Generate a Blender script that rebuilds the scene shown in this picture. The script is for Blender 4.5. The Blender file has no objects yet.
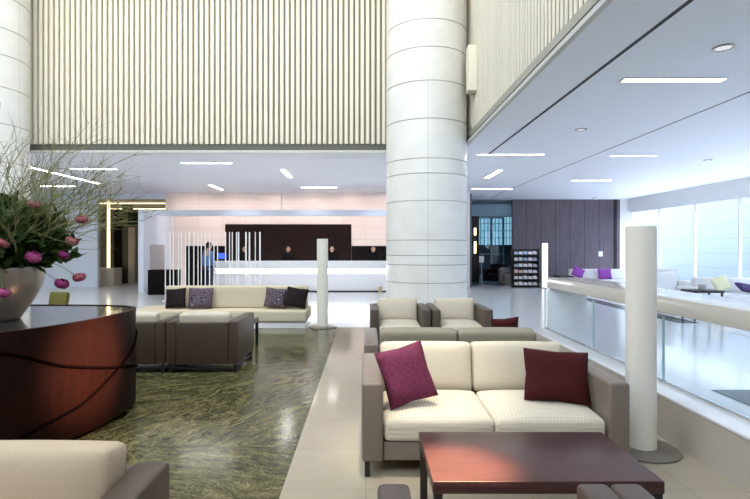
import bpy, bmesh, math, random
from mathutils import Vector, Matrix
random.seed(7)
PI = math.pi
SC = bpy.context.scene
COL = SC.collection

# ------------------------------------------------------------------ materials
def mat(name, color, rough=0.5, metal=0.0, spec=0.5, coat=0.0, emit=None, emit_s=0.0, trans=0.0, ior=1.45, sheen=0.0):
    m = bpy.data.materials.new(name); m.use_nodes = True
    b = m.node_tree.nodes['Principled BSDF']
    b.inputs['Base Color'].default_value = (*color, 1)
    b.inputs['Roughness'].default_value = rough
    b.inputs['Metallic'].default_value = metal
    b.inputs['Specular IOR Level'].default_value = spec
    b.inputs['Coat Weight'].default_value = coat
    b.inputs['Coat Roughness'].default_value = .12
    b.inputs['Transmission Weight'].default_value = trans
    b.inputs['IOR'].default_value = ior
    b.inputs['Sheen Weight'].default_value = sheen
    if emit:
        b.inputs['Emission Color'].default_value = (*emit, 1)
        b.inputs['Emission Strength'].default_value = emit_s
    return m

class NT:
    def __init__(s, m):
        s.m = m; s.t = m.node_tree; s.b = s.t.nodes['Principled BSDF']
    def n(s, kind, **kw):
        nd = s.t.nodes.new(kind)
        for k, v in kw.items():
            if k in nd.inputs.keys(): nd.inputs[k].default_value = v
            else: setattr(nd, k, v)
        return nd
    def l(s, a, b): s.t.links.new(a, b)
    def coords(s, kind='Object', scale=(1, 1, 1), rot=(0, 0, 0), loc=(0, 0, 0)):
        tc = s.n('ShaderNodeTexCoord'); mp = s.n('ShaderNodeMapping')
        mp.inputs['Scale'].default_value = scale; mp.inputs['Rotation'].default_value = rot; mp.inputs['Location'].default_value = loc
        s.l(tc.outputs[kind], mp.inputs['Vector']); return mp.outputs['Vector']
    def ramp(s, fac, stops):
        r = s.n('ShaderNodeValToRGB'); e = r.color_ramp.elements
        while len(e) < len(stops): e.new(0.5)
        for i, (p, c) in enumerate(stops):
            e[i].position = p; e[i].color = (*c, 1)
        s.l(fac, r.inputs['Fac']); return r.outputs['Color']
    def mix(s, fac, a, b, mode='MIX'):
        x = s.n('ShaderNodeMix', data_type='RGBA', blend_type=mode)
        for sock, v in ((x.inputs[0], fac), (x.inputs[6], a), (x.inputs[7], b)):
            if hasattr(v, 'links') or hasattr(v, 'is_linked'): s.l(v, sock)
            elif isinstance(v, (int, float)): sock.default_value = v
            else: sock.default_value = (*v, 1)
        return x.outputs[2]
    def color(s, out): s.l(out, s.b.inputs['Base Color'])
    def bump(s, h, strength=0.2, dist=0.01):
        bp = s.n('ShaderNodeBump'); bp.inputs['Strength'].default_value = strength; bp.inputs['Distance'].default_value = dist
        s.l(h, bp.inputs['Height']); s.l(bp.outputs['Normal'], s.b.inputs['Normal'])

M = {}
def noisy(name, c1, c2, scale, rough=0.5, bump=0.0, detail=4, stretch=(1, 1, 1), **kw):
    m = mat(name, c1, rough, spec=.15, **kw); t = NT(m)
    v = t.coords('Object', stretch)
    no = t.n('ShaderNodeTexNoise', Scale=scale, Detail=detail); t.l(v, no.inputs['Vector'])
    t.color(t.ramp(no.outputs['Fac'], [(0.3, c1), (0.7, c2)]))
    if bump: t.bump(no.outputs['Fac'], bump, 0.004)
    M[name] = m; return m

# plain ones
for nm, args in dict(
    ceiling_paint=((.86, .885, .96), .6), lip_white=((.55, .55, .53), .5), slot_black=((.012, .012, .016), .6),
    channel_grey=((.10, .10, .085), .5), white_lacquer=((.84, .84, .86), .18), rail_white=((.62, .58, .51), .14),
    sill_white=((.82, .83, .84), .2), plinth_beige=((.50, .44, .37), .35), black_metal=((.02, .018, .018), .4),
    dark_frame=((.03, .022, .02), .5), rod_white=((.88, .88, .88), .35), disc_steel=((.17, .15, .125), .3),
    lift_brown=((.016, .010, .007), .4), lift_grey=((.30, .26, .22), .4), lift_pale=((.62, .56, .48), .35),
    pale_blue_wall=((.76, .83, .95), .4), grey_door=((.50, .48, .50), .35), black_band=((.008, .006, .006), .6, 0, .1),
    teal_wall=((.22, .32, .41), .4), teal_dark=((.12, .16, .20), .3), white_fabric=((.86, .86, .86), .8),
    purple=((.30, .07, .42), .8), dark_purple=((.05, .03, .12), .8), yellow_cream=((.84, .80, .52), .8), olive=((.12, .11, .012), .6),
    white_paint=((.84, .84, .84), .4), exterior_trim=((.8, .82, .85), .6), skin=((.55, .34, .25), .5), hair=((.012, .009, .008), .4),
    uniform_black=((.007, .007, .009), .8, 0, .1), uniform_blue=((.12, .24, .48), .7), trouser=((.03, .04, .07), .7), eye_white=((.8, .8, .8), .3),
    screen_black=((.012, .012, .015), .2), paper=((.82, .82, .84), .4), paper_pink=((.82, .55, .50), .4), paper_blue=((.45, .55, .75), .4), twig=((.22, .19, .10), .8), twig_green=((.19, .21, .07), .8),
    stem_green=((.10, .17, .04), .6), pouf_grey=((.22, .20, .20), .8), brass=((.45, .36, .16), .35), shirt=((.75, .75, .78), .7), bark=((.10, .07, .05), .9),
).items():
    M[nm] = mat(nm, *args)
M['glass_edge'] = mat('glass_edge', (.42, .56, .58), .2)
M['chrome'] = mat('chrome', (.55, .55, .56), .25, 1.0)
M['brushed_steel'] = mat('brushed_steel', (.42, .39, .35), .35, 1.0)
def thin_glass(name, tint, ior):
    m = bpy.data.materials.new(name); m.use_nodes = True; t = m.node_tree; t.nodes.remove(t.nodes['Principled BSDF'])
    tr = t.nodes.new('ShaderNodeBsdfTransparent'); gl = t.nodes.new('ShaderNodeBsdfGlossy'); fr = t.nodes.new('ShaderNodeFresnel'); mx = t.nodes.new('ShaderNodeMixShader')
    tr.inputs['Color'].default_value = (*tint, 1); gl.inputs['Roughness'].default_value = .0; 
    ge = t.nodes.new('ShaderNodeNewGeometry'); io = t.nodes.new('ShaderNodeMix'); io.inputs[2].default_value = ior; io.inputs[3].default_value = 1 / ior
    t.links.new(ge.outputs['Backfacing'], io.inputs[0]); t.links.new(io.outputs[0], fr.inputs['IOR'])
    t.links.new(fr.outputs[0], mx.inputs[0]); t.links.new(tr.outputs[0], mx.inputs[1]); t.links.new(gl.outputs[0], mx.inputs[2]); t.links.new(mx.outputs[0], t.nodes['Material Output'].inputs['Surface'])
    M[name] = m
thin_glass('glass', (.95, .98, .99), 1.14)
thin_glass('teal_glass', (.22, .31, .34), 1.2)
thin_glass('window_glass', (.90, .95, 1.0), 1.3)
M['light_white'] = mat('light_white', (1, 1, 1), .5, emit=(1, .97, .92), emit_s=14)
M['light_counter'] = mat('light_counter', (1, 1, 1), .5, emit=(1, 1, 1), emit_s=6)
M['light_warm'] = mat('light_warm', (1, .9, .7), .5, emit=(1, .80, .45), emit_s=2.4)
M['light_down'] = mat('light_down', (1, 1, 1), .5, emit=(1, .95, .88), emit_s=.25)
M['screen_blue'] = mat('screen_blue', (.02, .04, .3), .3, emit=(.05, .12, .9), emit_s=.8)
M['black_glass'] = mat('black_glass', (.006, .006, .008), .04, spec=1.0, coat=1.0)

# lamp shade: pale cream translucent acrylic
m = M['lamp_cream'] = mat('lamp_cream', (.70, .685, .61), .4, emit=(1, .95, .82), emit_s=.03); 
# leather
m = M['taupe_leather'] = mat('taupe_leather', (.20, .162, .132), .38); t = NT(m)
v = t.coords(); no = t.n('ShaderNodeTexNoise', Scale=90.0, Detail=3.0); t.l(v, no.inputs['Vector']); t.bump(no.outputs['Fac'], .12, .003)
m = M['brown_leather'] = mat('brown_leather', (.072, .049, .034), .42); t = NT(m)
v = t.coords(); no = t.n('ShaderNodeTexNoise', Scale=90.0, Detail=3.0); t.l(v, no.inputs['Vector']); t.bump(no.outputs['Fac'], .12, .003)
m = M['umber_leather'] = mat('umber_leather', (.085, .063, .050), .42); t = NT(m)
v = t.coords(); no = t.n('ShaderNodeTexNoise', Scale=90.0, Detail=3.0); t.l(v, no.inputs['Vector']); t.bump(no.outputs['Fac'], .12, .003)
# woven cream fabric
def woven(name, c1, c2, s):
    m = M[name] = mat(name, c1, .9, sheen=.2); t = NT(m)
    v = t.coords('Object', (s, s, s), (0, 0, PI / 4))
    ck = t.n('ShaderNodeTexChecker', Scale=1.0); t.l(v, ck.inputs['Vector'])
    t.color(t.mix(ck.outputs['Fac'], c1, c2)); t.bump(ck.outputs['Fac'], .35, .003)
woven('cream_weave', (.54, .48, .37), (.68, .62, .49), 62)
noisy('cream_plain', (.60, .53, .41), (.68, .61, .48), 160, .9, .15)
noisy('cream_shaded', (.27, .245, .18), (.33, .30, .22), 160, .9, .15)  # cream cushion fabric with the rear sofa's shade put into its colour
noisy('bench_cream', (.50, .45, .34), (.57, .52, .40), 120, .85, .1)
noisy('near_cushion', (.50, .39, .27), (.55, .44, .31), 160, .9, .15)  # cream cushion fabric, its tan shade put into the colour
noisy('plum', (.13, .022, .052), (.185, .04, .085), 60, .75, .3)
noisy('burgundy', (.045, .007, .008), (.065, .011, .011), 60, .75, .2)
noisy('black_fabric', (.010, .007, .009), (.018, .012, .015), 90, .8, .2)
# patterned cushion: grey swirls on purple
m = M['swirl'] = mat('swirl', (.1, .06, .1), .8); t = NT(m)
v = t.coords('Object', (9, 9, 9)); vo = t.n('ShaderNodeTexVoronoi', Scale=1.4); t.l(v, vo.inputs['Vector'])
wv = t.n('ShaderNodeMath', operation='SINE'); mu = t.n('ShaderNodeMath', operation='MULTIPLY'); mu.inputs[1].default_value = 26
t.l(vo.outputs['Distance'], mu.inputs[0]); t.l(mu.outputs[0], wv.inputs[0])
t.color(t.ramp(wv.outputs[0], [(.35, (.018, .008, .018)), (.6, (.19, .155, .20))]))
# wood
def wood(name, c1, c2, rough, coat, axis=(1, 14, 14), scale=3.0, spec=.4):
    m = M[name] = mat(name, c1, rough, coat=coat, spec=spec); t = NT(m)
    v = t.coords('Object', axis); no = t.n('ShaderNodeTexNoise', Scale=scale, Detail=6.0, Roughness=.6); t.l(v, no.inputs['Vector'])
    t.color(t.ramp(no.outputs['Fac'], [(.3, c1), (.7, c2)])); m.node_tree.nodes['Principled BSDF'].inputs['Coat Roughness'].default_value = .4
wood('table_wood', (.045, .020, .020), (.085, .036, .034), .34, .25)
wood('desk_wood', (.010, .0028, .002), (.020, .005, .003), .5, .0, (6, 6, 1.2), 3.0, .12)
wood('back_wood', (.010, .005, .004), (.020, .010, .008), .5, .0, (12, 12, 1), 3.0, .12)
M['inlay_dark'] = mat('inlay_dark', (.004, .002, .002), .9, spec=.0)
# purple-brown panelled wood wall with panel joints
m = M['panel_wood'] = mat('panel_wood', (.1, .08, .1), .38); t = NT(m)
v = t.coords('Object', (14, 14, .8)); no = t.n('ShaderNodeTexNoise', Scale=2.0, Detail=5.0); t.l(v, no.inputs['Vector'])
c = t.ramp(no.outputs['Fac'], [(.3, (.095, .075, .095)), (.7, (.15, .12, .145))])
v2 = t.coords('Object'); sx = t.n('ShaderNodeSeparateXYZ'); t.l(v2, sx.inputs[0])
fr = t.n('ShaderNodeMath', operation='MODULO'); fr.inputs[1].default_value = .62; t.l(sx.outputs['X'], fr.inputs[0])
lt = t.n('ShaderNodeMath', operation='LESS_THAN'); lt.inputs[1].default_value = .02; t.l(fr.outputs[0], lt.inputs[0])
t.color(t.mix(lt.outputs[0], c, (.03, .025, .035)))
# slats
M['slat_cream'] = mat('slat_cream', (.82, .77, .64), .5)
M['slat_gap_shade'] = mat('slat_gap_shade', (.10, .09, .07), .8)  # dark backing stands in for shadow lines between the shallow right slats
M['slat_back'] = mat('slat_back', (.30, .28, .22), .7)
# perforated channel
m = M['perforated'] = mat('perforated', (.34, .33, .29), .5); t = NT(m)
v = t.coords('Object', (14, 14, 14)); vo = t.n('ShaderNodeTexVoronoi', Scale=1.0); vo.inputs['Randomness'].default_value = 0; t.l(v, vo.inputs['Vector'])
lt = t.n('ShaderNodeMath', operation='LESS_THAN'); lt.inputs[1].default_value = .32; t.l(vo.outputs['Distance'], lt.inputs[0])
t.color(t.mix(lt.outputs[0], (.36, .35, .30), (.05, .05, .045)))
# beige floor tiles
def tiles(name, c1, c2, gap, bw, bh, rough, coordscale=1.0, mortar=.004):
    m = M[name] = mat(name, c1, rough); t = NT(m)
    v = t.coords('Object'); br = t.n('ShaderNodeTexBrick', Scale=1.0)
    br.offset = 0.0; br.inputs['Color1'].default_value = (*c1, 1); br.inputs['Color2'].default_value = (*c2, 1); br.inputs['Mortar'].default_value = (*gap, 1)
    br.inputs['Mortar Size'].default_value = mortar; br.inputs['Brick Width'].default_value = bw; br.inputs['Row Height'].default_value = bh; br.inputs['Bias'].default_value = 0
    t.l(v, br.inputs['Vector'])
    no = t.n('ShaderNodeTexNoise', Scale=6.0, Detail=5.0); t.l(v, no.inputs['Vector'])
    t.color(t.mix(.12, br.outputs['Color'], no.outputs['Color'], 'SOFT_LIGHT')); return t
tiles('floor_beige', (.375, .32, .235), (.395, .34, .25), (.315, .27, .20), 1.0, .62, .10)
tiles('floor_pale', (.70, .715, .74), (.73, .745, .77), (.61, .62, .65), 1.2, 1.2, .15)
# pink-white wall tiles on reception wall (object X and Z)
m = M['pink_tile'] = mat('pink_tile', (.8, .68, .64), .35); t = NT(m)
v = t.coords('Object', (1, 1, 1), (PI / 2, 0, 0)); br = t.n('ShaderNodeTexBrick', Scale=1.0); br.offset = .0
for k, cc in (('Color1', (.84, .71, .66)), ('Color2', (.88, .77, .72)), ('Mortar', (.68, .57, .53))): br.inputs[k].default_value = (*cc, 1)
br.inputs['Mortar Size'].default_value = .006; br.inputs['Brick Width'].default_value = .9; br.inputs['Row Height'].default_value = .45
t.l(v, br.inputs['Vector']); t.color(br.outputs['Color'])
# green marble
def marble(name, dark, mid, light, rough):
    m = M[name] = mat(name, mid, rough, spec=.22); t = NT(m)
    v = t.coords('Object')
    br = t.n('ShaderNodeTexBrick', Scale=1.0); br.offset = .5; t.l(v, br.inputs['Vector'])
    for k, c in (('Color1', (0, 0, 0, 1)), ('Color2', (1, 1, 1, 1)), ('Mortar', (.5, .5, .5, 1))): br.inputs[k].default_value = c
    br.inputs['Mortar Size'].default_value = .002; br.inputs['Brick Width'].default_value = 1.6; br.inputs['Row Height'].default_value = .95; br.inputs['Bias'].default_value = 0
    rot = t.n('ShaderNodeVectorRotate'); rot.rotation_type = 'Z_AXIS'; t.l(v, rot.inputs['Vector'])      # every slab turned a little differently
    an = t.n('ShaderNodeMapRange'); an.inputs['To Min'].default_value = .7; an.inputs['To Max'].default_value = -1.3; t.l(br.outputs['Color'], an.inputs['Value']); t.l(an.outputs[0], rot.inputs['Angle'])
    n0 = t.n('ShaderNodeTexNoise', Scale=1.3, Detail=4.0); t.l(rot.outputs[0], n0.inputs['Vector'])
    mx = t.n('ShaderNodeMix', data_type='VECTOR'); mx.inputs[0].default_value = .30; t.l(rot.outputs[0], mx.inputs[4]); t.l(n0.outputs['Color'], mx.inputs[5])
    def field(sc, scale, detail, dist):
        mp = t.n('ShaderNodeMapping'); mp.inputs['Scale'].default_value = sc; t.l(mx.outputs[1], mp.inputs['Vector'])
        n = t.n('ShaderNodeTexNoise', Scale=scale, Detail=detail, Roughness=.68, Distortion=dist); t.l(mp.outputs[0], n.inputs['Vector']); return n.outputs['Fac']
    a = field((2.8, 8, 2), 1.7, 7.0, 1.2); b = field((13, 30, 6), 2.2, 8.0, 2.4)
    ad = t.n('ShaderNodeMix', data_type='FLOAT'); ad.inputs[0].default_value = .55; t.l(a, ad.inputs[2]); t.l(b, ad.inputs[3])
    c = t.ramp(ad.outputs[0], [(.395, dark), (.50, mid), (.605, light)])
    def vein(fac, w, amt):
        ab = t.n('ShaderNodeMath', operation='SUBTRACT'); ab.inputs[1].default_value = .5; t.l(fac, ab.inputs[0])
        a2 = t.n('ShaderNodeMath', operation='ABSOLUTE'); t.l(ab.outputs[0], a2.inputs[0])
        r = t.ramp(a2.outputs[0], [(.0, (1, 1, 1)), (w, (0, 0, 0))]); s2 = t.n('ShaderNodeMath', operation='MULTIPLY'); s2.inputs[1].default_value = amt; t.l(r, s2.inputs[0]); return s2.outputs[0]
    c = t.mix(vein(field((1.6, 7, 2), 2.0, 5.0, 1.6), .018, .6), c, light)
    c = t.mix(vein(field((2.6, 8, 2), 2.6, 5.0, 1.8), .014, .7), c, dark)
    n2 = t.n('ShaderNodeTexNoise', Scale=.9, Detail=3.0); t.l(v, n2.inputs['Vector'])
    t.color(t.mix(1.0, c, t.ramp(n2.outputs['Fac'], [(.35, (.70, .72, .66)), (.65, (1.12, 1.08, .98))]), 'MULTIPLY'))
marble('green_marble', (.012, .013, .006), (.088, .080, .031), (.285, .26, .145), .15)
marble('dark_marble', (.01, .025, .022), (.02, .05, .045), (.03, .06, .055), .25)
# column stone with vertical joint
m = M['column_tile'] = mat('column_tile', (.80, .80, .76), .28); t = NT(m)
v = t.coords('Object'); sx = t.n('ShaderNodeSeparateXYZ'); t.l(v, sx.inputs[0])
at = t.n('ShaderNodeMath', operation='ARCTAN2'); t.l(sx.outputs['X'], at.inputs[0]); t.l(sx.outputs['Y'], at.inputs[1])
md = t.n('ShaderNodeMath', operation='PINGPONG'); md.inputs[1].default_value = PI / 4; t.l(at.outputs[0], md.inputs[0])
lt = t.n('ShaderNodeMath', operation='LESS_THAN'); lt.inputs[1].default_value = .006; t.l(md.outputs[0], lt.inputs[0])
no = t.n('ShaderNodeTexNoise', Scale=3.0, Detail=4.0); t.l(v, no.inputs['Vector'])
c = t.ramp(no.outputs['Fac'], [(.3, (.76, .76, .72)), (.7, (.83, .83, .80))])
t.color(t.mix(lt.outputs[0], c, (.58, .57, .52)))
M['joint_grey'] = mat('joint_grey', (.40, .38, .33), .6)
# exterior cladding
m = M['facade'] = mat('facade', (.3, .36, .45), .5); t = NT(m)
v = t.coords('Object'); sx = t.n('ShaderNodeSeparateXYZ'); t.l(v, sx.inputs[0])
fr = t.n('ShaderNodeMath', operation='MODULO'); fr.inputs[1].default_value = .62; t.l(sx.outputs['Z'], fr.inputs[0])
lt = t.n('ShaderNodeMath', operation='LESS_THAN'); lt.inputs[1].default_value = .03; t.l(fr.outputs[0], lt.inputs[0])
t.color(t.mix(lt.outputs[0], (.31, .345, .40), (.25, .28, .33)))
# pot
m = M['champagne'] = mat('champagne', (.40, .355, .31), .34, .8)
noisy('leaf', (.010, .028, .007), (.045, .085, .018), 8, .45)
M['lamp_glow'] = mat('lamp_glow', (.8, .8, .78), .4, emit=(1, .98, .95), emit_s=.55)
noisy('tree_leaf', (.30, .36, .34), (.5, .56, .55), 3, .7)
noisy('petal_pink', (.34, .035, .17), (.50, .13, .30), 25, .6)
noisy('petal_rose', (.30, .05, .09), (.42, .14, .17), 25, .6)
noisy('petal_salmon', (.30, .08, .09), (.36, .16, .15), 25, .6)
noisy('petal_magenta', (.20, .02, .11), (.34, .06, .2), 25, .6)

# ------------------------------------------------------------------ mesh helpers
def new(): return bmesh.new()
def _grid_axis(lo, hi, r, n):
    a = [lo, lo + .3 * r, lo + r]; b = [hi - r, hi - .3 * r, hi]
    return a + [lo + r + (hi - lo - 2 * r) * (i + 1) / (n + 1) for i in range(n)] + b
def rbox(bm, lo, hi, r=.01, n=0, bulge=None, xf=None):
    """box with rounded edges; bulge(p, u, v, w) may move a point (u, v, w in -1..1)"""
    ax = [_grid_axis(lo[i], hi[i], min(r, (hi[i] - lo[i]) * .45), n) for i in range(3)]
    rr = [min(r, (hi[i] - lo[i]) * .45) for i in range(3)]; R = min(rr)
    vd = {}
    def vert(i, j, k):
        key = (i, j, k)
        if key in vd: return vd[key]
        p = Vector((ax[0][i], ax[1][j], ax[2][k]))
        q = Vector([min(max(p[a], lo[a] + R), hi[a] - R) for a in range(3)])
        d = p - q
        if d.length > 1e-9: p = q + d.normalized() * R
        if bulge:
            u = [2 * (p[a] - lo[a]) / (hi[a] - lo[a]) - 1 for a in range(3)]
            p = bulge(p, *u)
        if xf: p = xf @ p
        vd[key] = bm.verts.new(p); return vd[key]
    L = [len(a) for a in ax]
    for a, b, c in ((0, 1, 2), (1, 2, 0), (2, 0, 1)):
        for side in (0, L[c] - 1):
            for i in range(L[a] - 1):
                for j in range(L[b] - 1):
                    q = []
                    for (di, dj) in ((0, 0), (1, 0), (1, 1), (0, 1)):
                        idx = [0, 0, 0]; idx[a] = i + di; idx[b] = j + dj; idx[c] = side; q.append(vert(*idx))
                    if side == 0: q.reverse()
                    try: bm.faces.new(q)
                    except ValueError: pass
    return bm
def box(bm, lo, hi, xf=None):
    vs = [bm.verts.new((xf @ Vector(p)) if xf else p) for p in [(lo[0], lo[1], lo[2]), (hi[0], lo[1], lo[2]), (hi[0], hi[1], lo[2]), (lo[0], hi[1], lo[2]), (lo[0], lo[1], hi[2]), (hi[0], lo[1], hi[2]), (hi[0], hi[1], hi[2]), (lo[0], hi[1], hi[2])]]
    for f in ((3, 2, 1, 0), (4, 5, 6, 7), (0, 1, 5, 4), (1, 2, 6, 5), (2, 3, 7, 6), (3, 0, 4, 7)): bm.faces.new([vs[i] for i in f])
    return bm
def lathe(bm, prof, seg=32, cx=0, cy=0, cap=True, xf=None):
    rings = []
    for r, z in prof:
        rings.append([bm.verts.new((xf @ Vector(q)) if xf else q) for q in [(cx + r * math.cos(2 * PI * i / seg), cy + r * math.sin(2 * PI * i / seg), z) for i in range(seg)]])
    for a, b in zip(rings, rings[1:]):
        for i in range(seg):
            bm.faces.new((a[i], a[(i + 1) % seg], b[(i + 1) % seg], b[i]))
    if cap:
        bm.faces.new(list(reversed(rings[0]))); bm.faces.new(rings[-1])
    return bm
def tube(bm, pts, radii, seg=6):
    pts = [Vector(p) for p in pts]
    if isinstance(radii, (int, float)): radii = [radii] * len(pts)
    rings = []; up = Vector((0, 0, 1))
    for i, p in enumerate(pts):
        d = (pts[min(i + 1, len(pts) - 1)] - pts[max(i - 1, 0)]).normalized()
        a = d.cross(up if abs(d.z) < .9 else Vector((1, 0, 0))).normalized(); b = d.cross(a)
        rings.append([bm.verts.new(p + radii[i] * (math.cos(2 * PI * k / seg) * a + math.sin(2 * PI * k / seg) * b)) for k in range(seg)])
    for a, b in zip(rings, rings[1:]):
        for k in range(seg): bm.faces.new((a[k], b[k], b[(k + 1) % seg], a[(k + 1) % seg]))
    bm.faces.new(rings[0]); bm.faces.new(list(reversed(rings[-1])))
    return bm
def prism(bm, outline, z0, z1):
    a = [bm.verts.new((x, y, z0)) for x, y in outline]; b = [bm.verts.new((x, y, z1)) for x, y in outline]
    n = len(outline)
    for i in range(n): bm.faces.new((a[i], a[(i + 1) % n], b[(i + 1) % n], b[i]))
    bm.faces.new(list(reversed(a))); bm.faces.new(b); return bm
def pillow(bm, w, h, t, n=14, wob=.0, seed=0):
    """throw cushion standing in local XZ, base at z=0, thickness along Y"""
    rnd = random.Random(seed); ph = [rnd.uniform(0, 6) for _ in range(4)]
    g = [[], []]
    for s in (0, 1):
        for i in range(n + 1):
            row = []
            for j in range(n + 1):
                u = -1 + 2 * i / n; v = -1 + 2 * j / n
                k = ((1 - u ** 4) * (1 - v ** 4)); k = max(k, 0) ** .55
                pin = 1 - .07 * (1 - abs(u * v) ** 1.0) * max(abs(u), abs(v)) ** 3
                y = (t / 2) * k * (1 + wob * math.sin(3 * u + ph[0]) * math.cos(2.5 * v + ph[1])) * (1 if s else -1)
                row.append((u * w / 2 * pin, y, (v * pin + 1) * h / 2))
            g[s].append(row)
    vd = {}
    def V(s, i, j):
        e = i in (0, n) or j in (0, n); key = (0 if e else s, i, j)
        if key not in vd:
            p = g[s][i][j]; vd[key] = bm.verts.new((p[0], 0 if e else p[1], p[2]))
        return vd[key]
    for s in (0, 1):
        for i in range(n):
            for j in range(n):
                q = [V(s, i, j), V(s, i + 1, j), V(s, i + 1, j + 1), V(s, i, j + 1)]
                if s: q.reverse()
                bm.faces.new(q)
    return bm

def obj(name, bm, m, parent=None, angle=35, loc=None):
    me = bpy.data.meshes.new(name)
    bmesh.ops.recalc_face_normals(bm, faces=bm.faces)
    bm.to_mesh(me); bm.free()
    me.polygons.foreach_set('use_smooth', [True] * len(me.polygons))
    me.set_sharp_from_angle(angle=math.radians(angle))
    for x in (m if isinstance(m, (list, tuple)) else [m]): me.materials.append(M[x] if isinstance(x, str) else x)
    o = bpy.data.objects.new(name, me); COL.objects.link(o)
    if parent: o.parent = parent
    if loc: o.location = loc
    return o
def tag(o, label, cat, group=None, kind=None):
    o['label'] = label; o['category'] = cat
    if group: o['group'] = group
    if kind: o['kind'] = kind
    return o
def thing(name, label, cat, loc=(0, 0, 0), rz=0, group=None):
    o = bpy.data.objects.new(name, None); COL.objects.link(o); o.location = loc; o.rotation_euler = (0, 0, rz); o.empty_display_size = .1
    return tag(o, label, cat, group)
def struct(name, bm, m, parent=None, loc=None, label=None, cat=None):
    o = obj(name, bm, m, parent, 35, loc)
    if not parent:
        o['kind'] = 'structure'
        if label: o['label'] = label; o['category'] = cat
    return o
def dup(root, loc, rz=None, label=None, group=None):
    def cp(o, par):
        c = o.copy(); COL.objects.link(c); c.parent = par
        for ch in o.children: cp(ch, c)
        return c
    r = cp(root, None); r.location = loc
    if rz is not None: r.rotation_euler = (0, 0, rz)
    if label: r['label'] = label
    if group: r['group'] = group
    return r
def B(*boxes):
    bm = new()
    for lo, hi in boxes: box(bm, lo, hi)
    return bm

# ------------------------------------------------------------------ setting
CZ = 3.55                       # underside of the low ceiling
XL, YB, XW, YS = -12.6, 18.8, 11.15, 10.85   # left wall, reception wall, window wall, upper slat wall
YW = 21.3                       # wood wall
LX = 2.05                       # ledge of the low ceiling on the right

struct('floor', B(((XL, 9.4, -.1), (2.34, 27.5, 0)), ((2.34, -3, -.1), (XW, 27.5, 0))), 'floor_pale', label='pale polished stone floor of the lobby', cat='floor')
struct('floor_walkway', B(((-.52, -3, -.1), (2.34, 9.4, 0))), 'floor_beige', label='beige stone tile walkway beside the green marble', cat='floor')
struct('floor_marble', B(((XL, -3, -.1), (-.52, 9.4, 0))), 'green_marble', label='polished green marble floor field with pale veins', cat='floor')
bm = new(); box(bm, (3.63, 1.2, 0), (9.5, 5.26, .004)); struct('floor_inlay', bm, 'dark_marble', label='dark green marble inlay beyond the glass balustrade', cat='floor')
bm = new(); box(bm, (6.2, 9.9, 0), (6.62, 15.2, .004)); struct('floor_inlay_strip', bm, 'dark_marble', label='narrow dark marble strip in the lounge floor', cat='floor')

# ceiling: right aisle and the zone under the upper wall
bm = new(); box(bm, (LX, -3, CZ), (XW + .3, 27.5, CZ + .04)); box(bm, (XL, YS, CZ), (LX, YB + .3, CZ + .04))
struct('ceiling', bm, 'ceiling_paint', label='low white ceiling with recessed light strips', cat='ceiling')
# ceiling edge lips and grey channels
struct('trim_1', B(((XL, YS - .06, CZ - .002), (LX - .06, YS, CZ + .05))), 'lip_white', label='white lip along the ceiling edge under the back slats', cat='trim')
struct('trim_2', B(((LX - .06, -3, CZ - .002), (LX, YS - .0, CZ + .05))), 'lip_white', label='white lip along the ceiling edge under the right slats', cat='trim')
struct('trim_3', B(((XL, YS + .01, CZ + .05), (LX, YS + .05, CZ + .19))), 'channel_grey', label='grey channel under the back slatted wall', cat='trim')
bm = new(); box(bm, (LX + .005, -3, CZ + .05), (LX + .05, YS, CZ + .13)); t4 = struct('trim_4', bm, 'channel_grey', label='grey channel under the right slatted wall', cat='trim')
bm = new(); box(bm, (LX - .005, -3, CZ + .13), (LX + .05, YS, CZ + .235)); struct('trim_5', bm, 'perforated', label='perforated grey strip under the right slatted wall', cat='trim')
# slatted upper walls
TOP = 9.0
bm = new(); x = XL + .05
box(bm, (XL, YS + .05, CZ + .19), (LX + .1, YS + .15, TOP))
wall = struct('wall_back_upper', bm, 'slat_back', label='tall upper wall of vertical cream slats at the back', cat='wall')
bm = new()
while x < LX:
    rbox(bm, (x, YS - .03, CZ + .19), (x + .073, YS + .05, TOP), .012); x += .1162
struct('slats', bm, 'slat_cream', wall)
bm = new(); box(bm, (LX + .03, -3, CZ + .235), (LX + .14, YS + .05, TOP))
wall = struct('wall_right_upper', bm, 'slat_gap_shade', label='tall upper wall of vertical cream slats above the right aisle', cat='wall')
bm = new(); y = -3
while y < YS - .1:
    rbox(bm, (LX + .014, y, CZ + .235), (LX + .03, y + .074, TOP), .006); y += .1162
struct('slats', bm, 'slat_cream', wall)
# dark slots in the right ceiling
struct('trim_6', B(((2.67, -3, CZ - .003), (2.715, 10.9, CZ))), 'slot_black', label='black ventilation slot in the right ceiling', cat='trim')
struct('trim_7', B(((5.04, -3, CZ - .003), (5.065, 20.4, CZ))), 'slot_black', label='thin dark joint in the right ceiling', cat='trim')

struct('ceiling_atrium', B(((XL, -3.2, TOP), (-6, YS, TOP + .1)), ((-.4, -3.2, TOP), (LX + .2, YS, TOP + .1)), ((-6, -3.2, TOP), (-.4, 2, TOP + .1)), ((-6, 7.5, TOP), (-.4, YS, TOP + .1))), 'ceiling_paint', label='high unseen atrium ceiling with a skylight opening added for daylight', cat='ceiling')  # unseen roof added to cut the daylight, opening sized for the light
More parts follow.
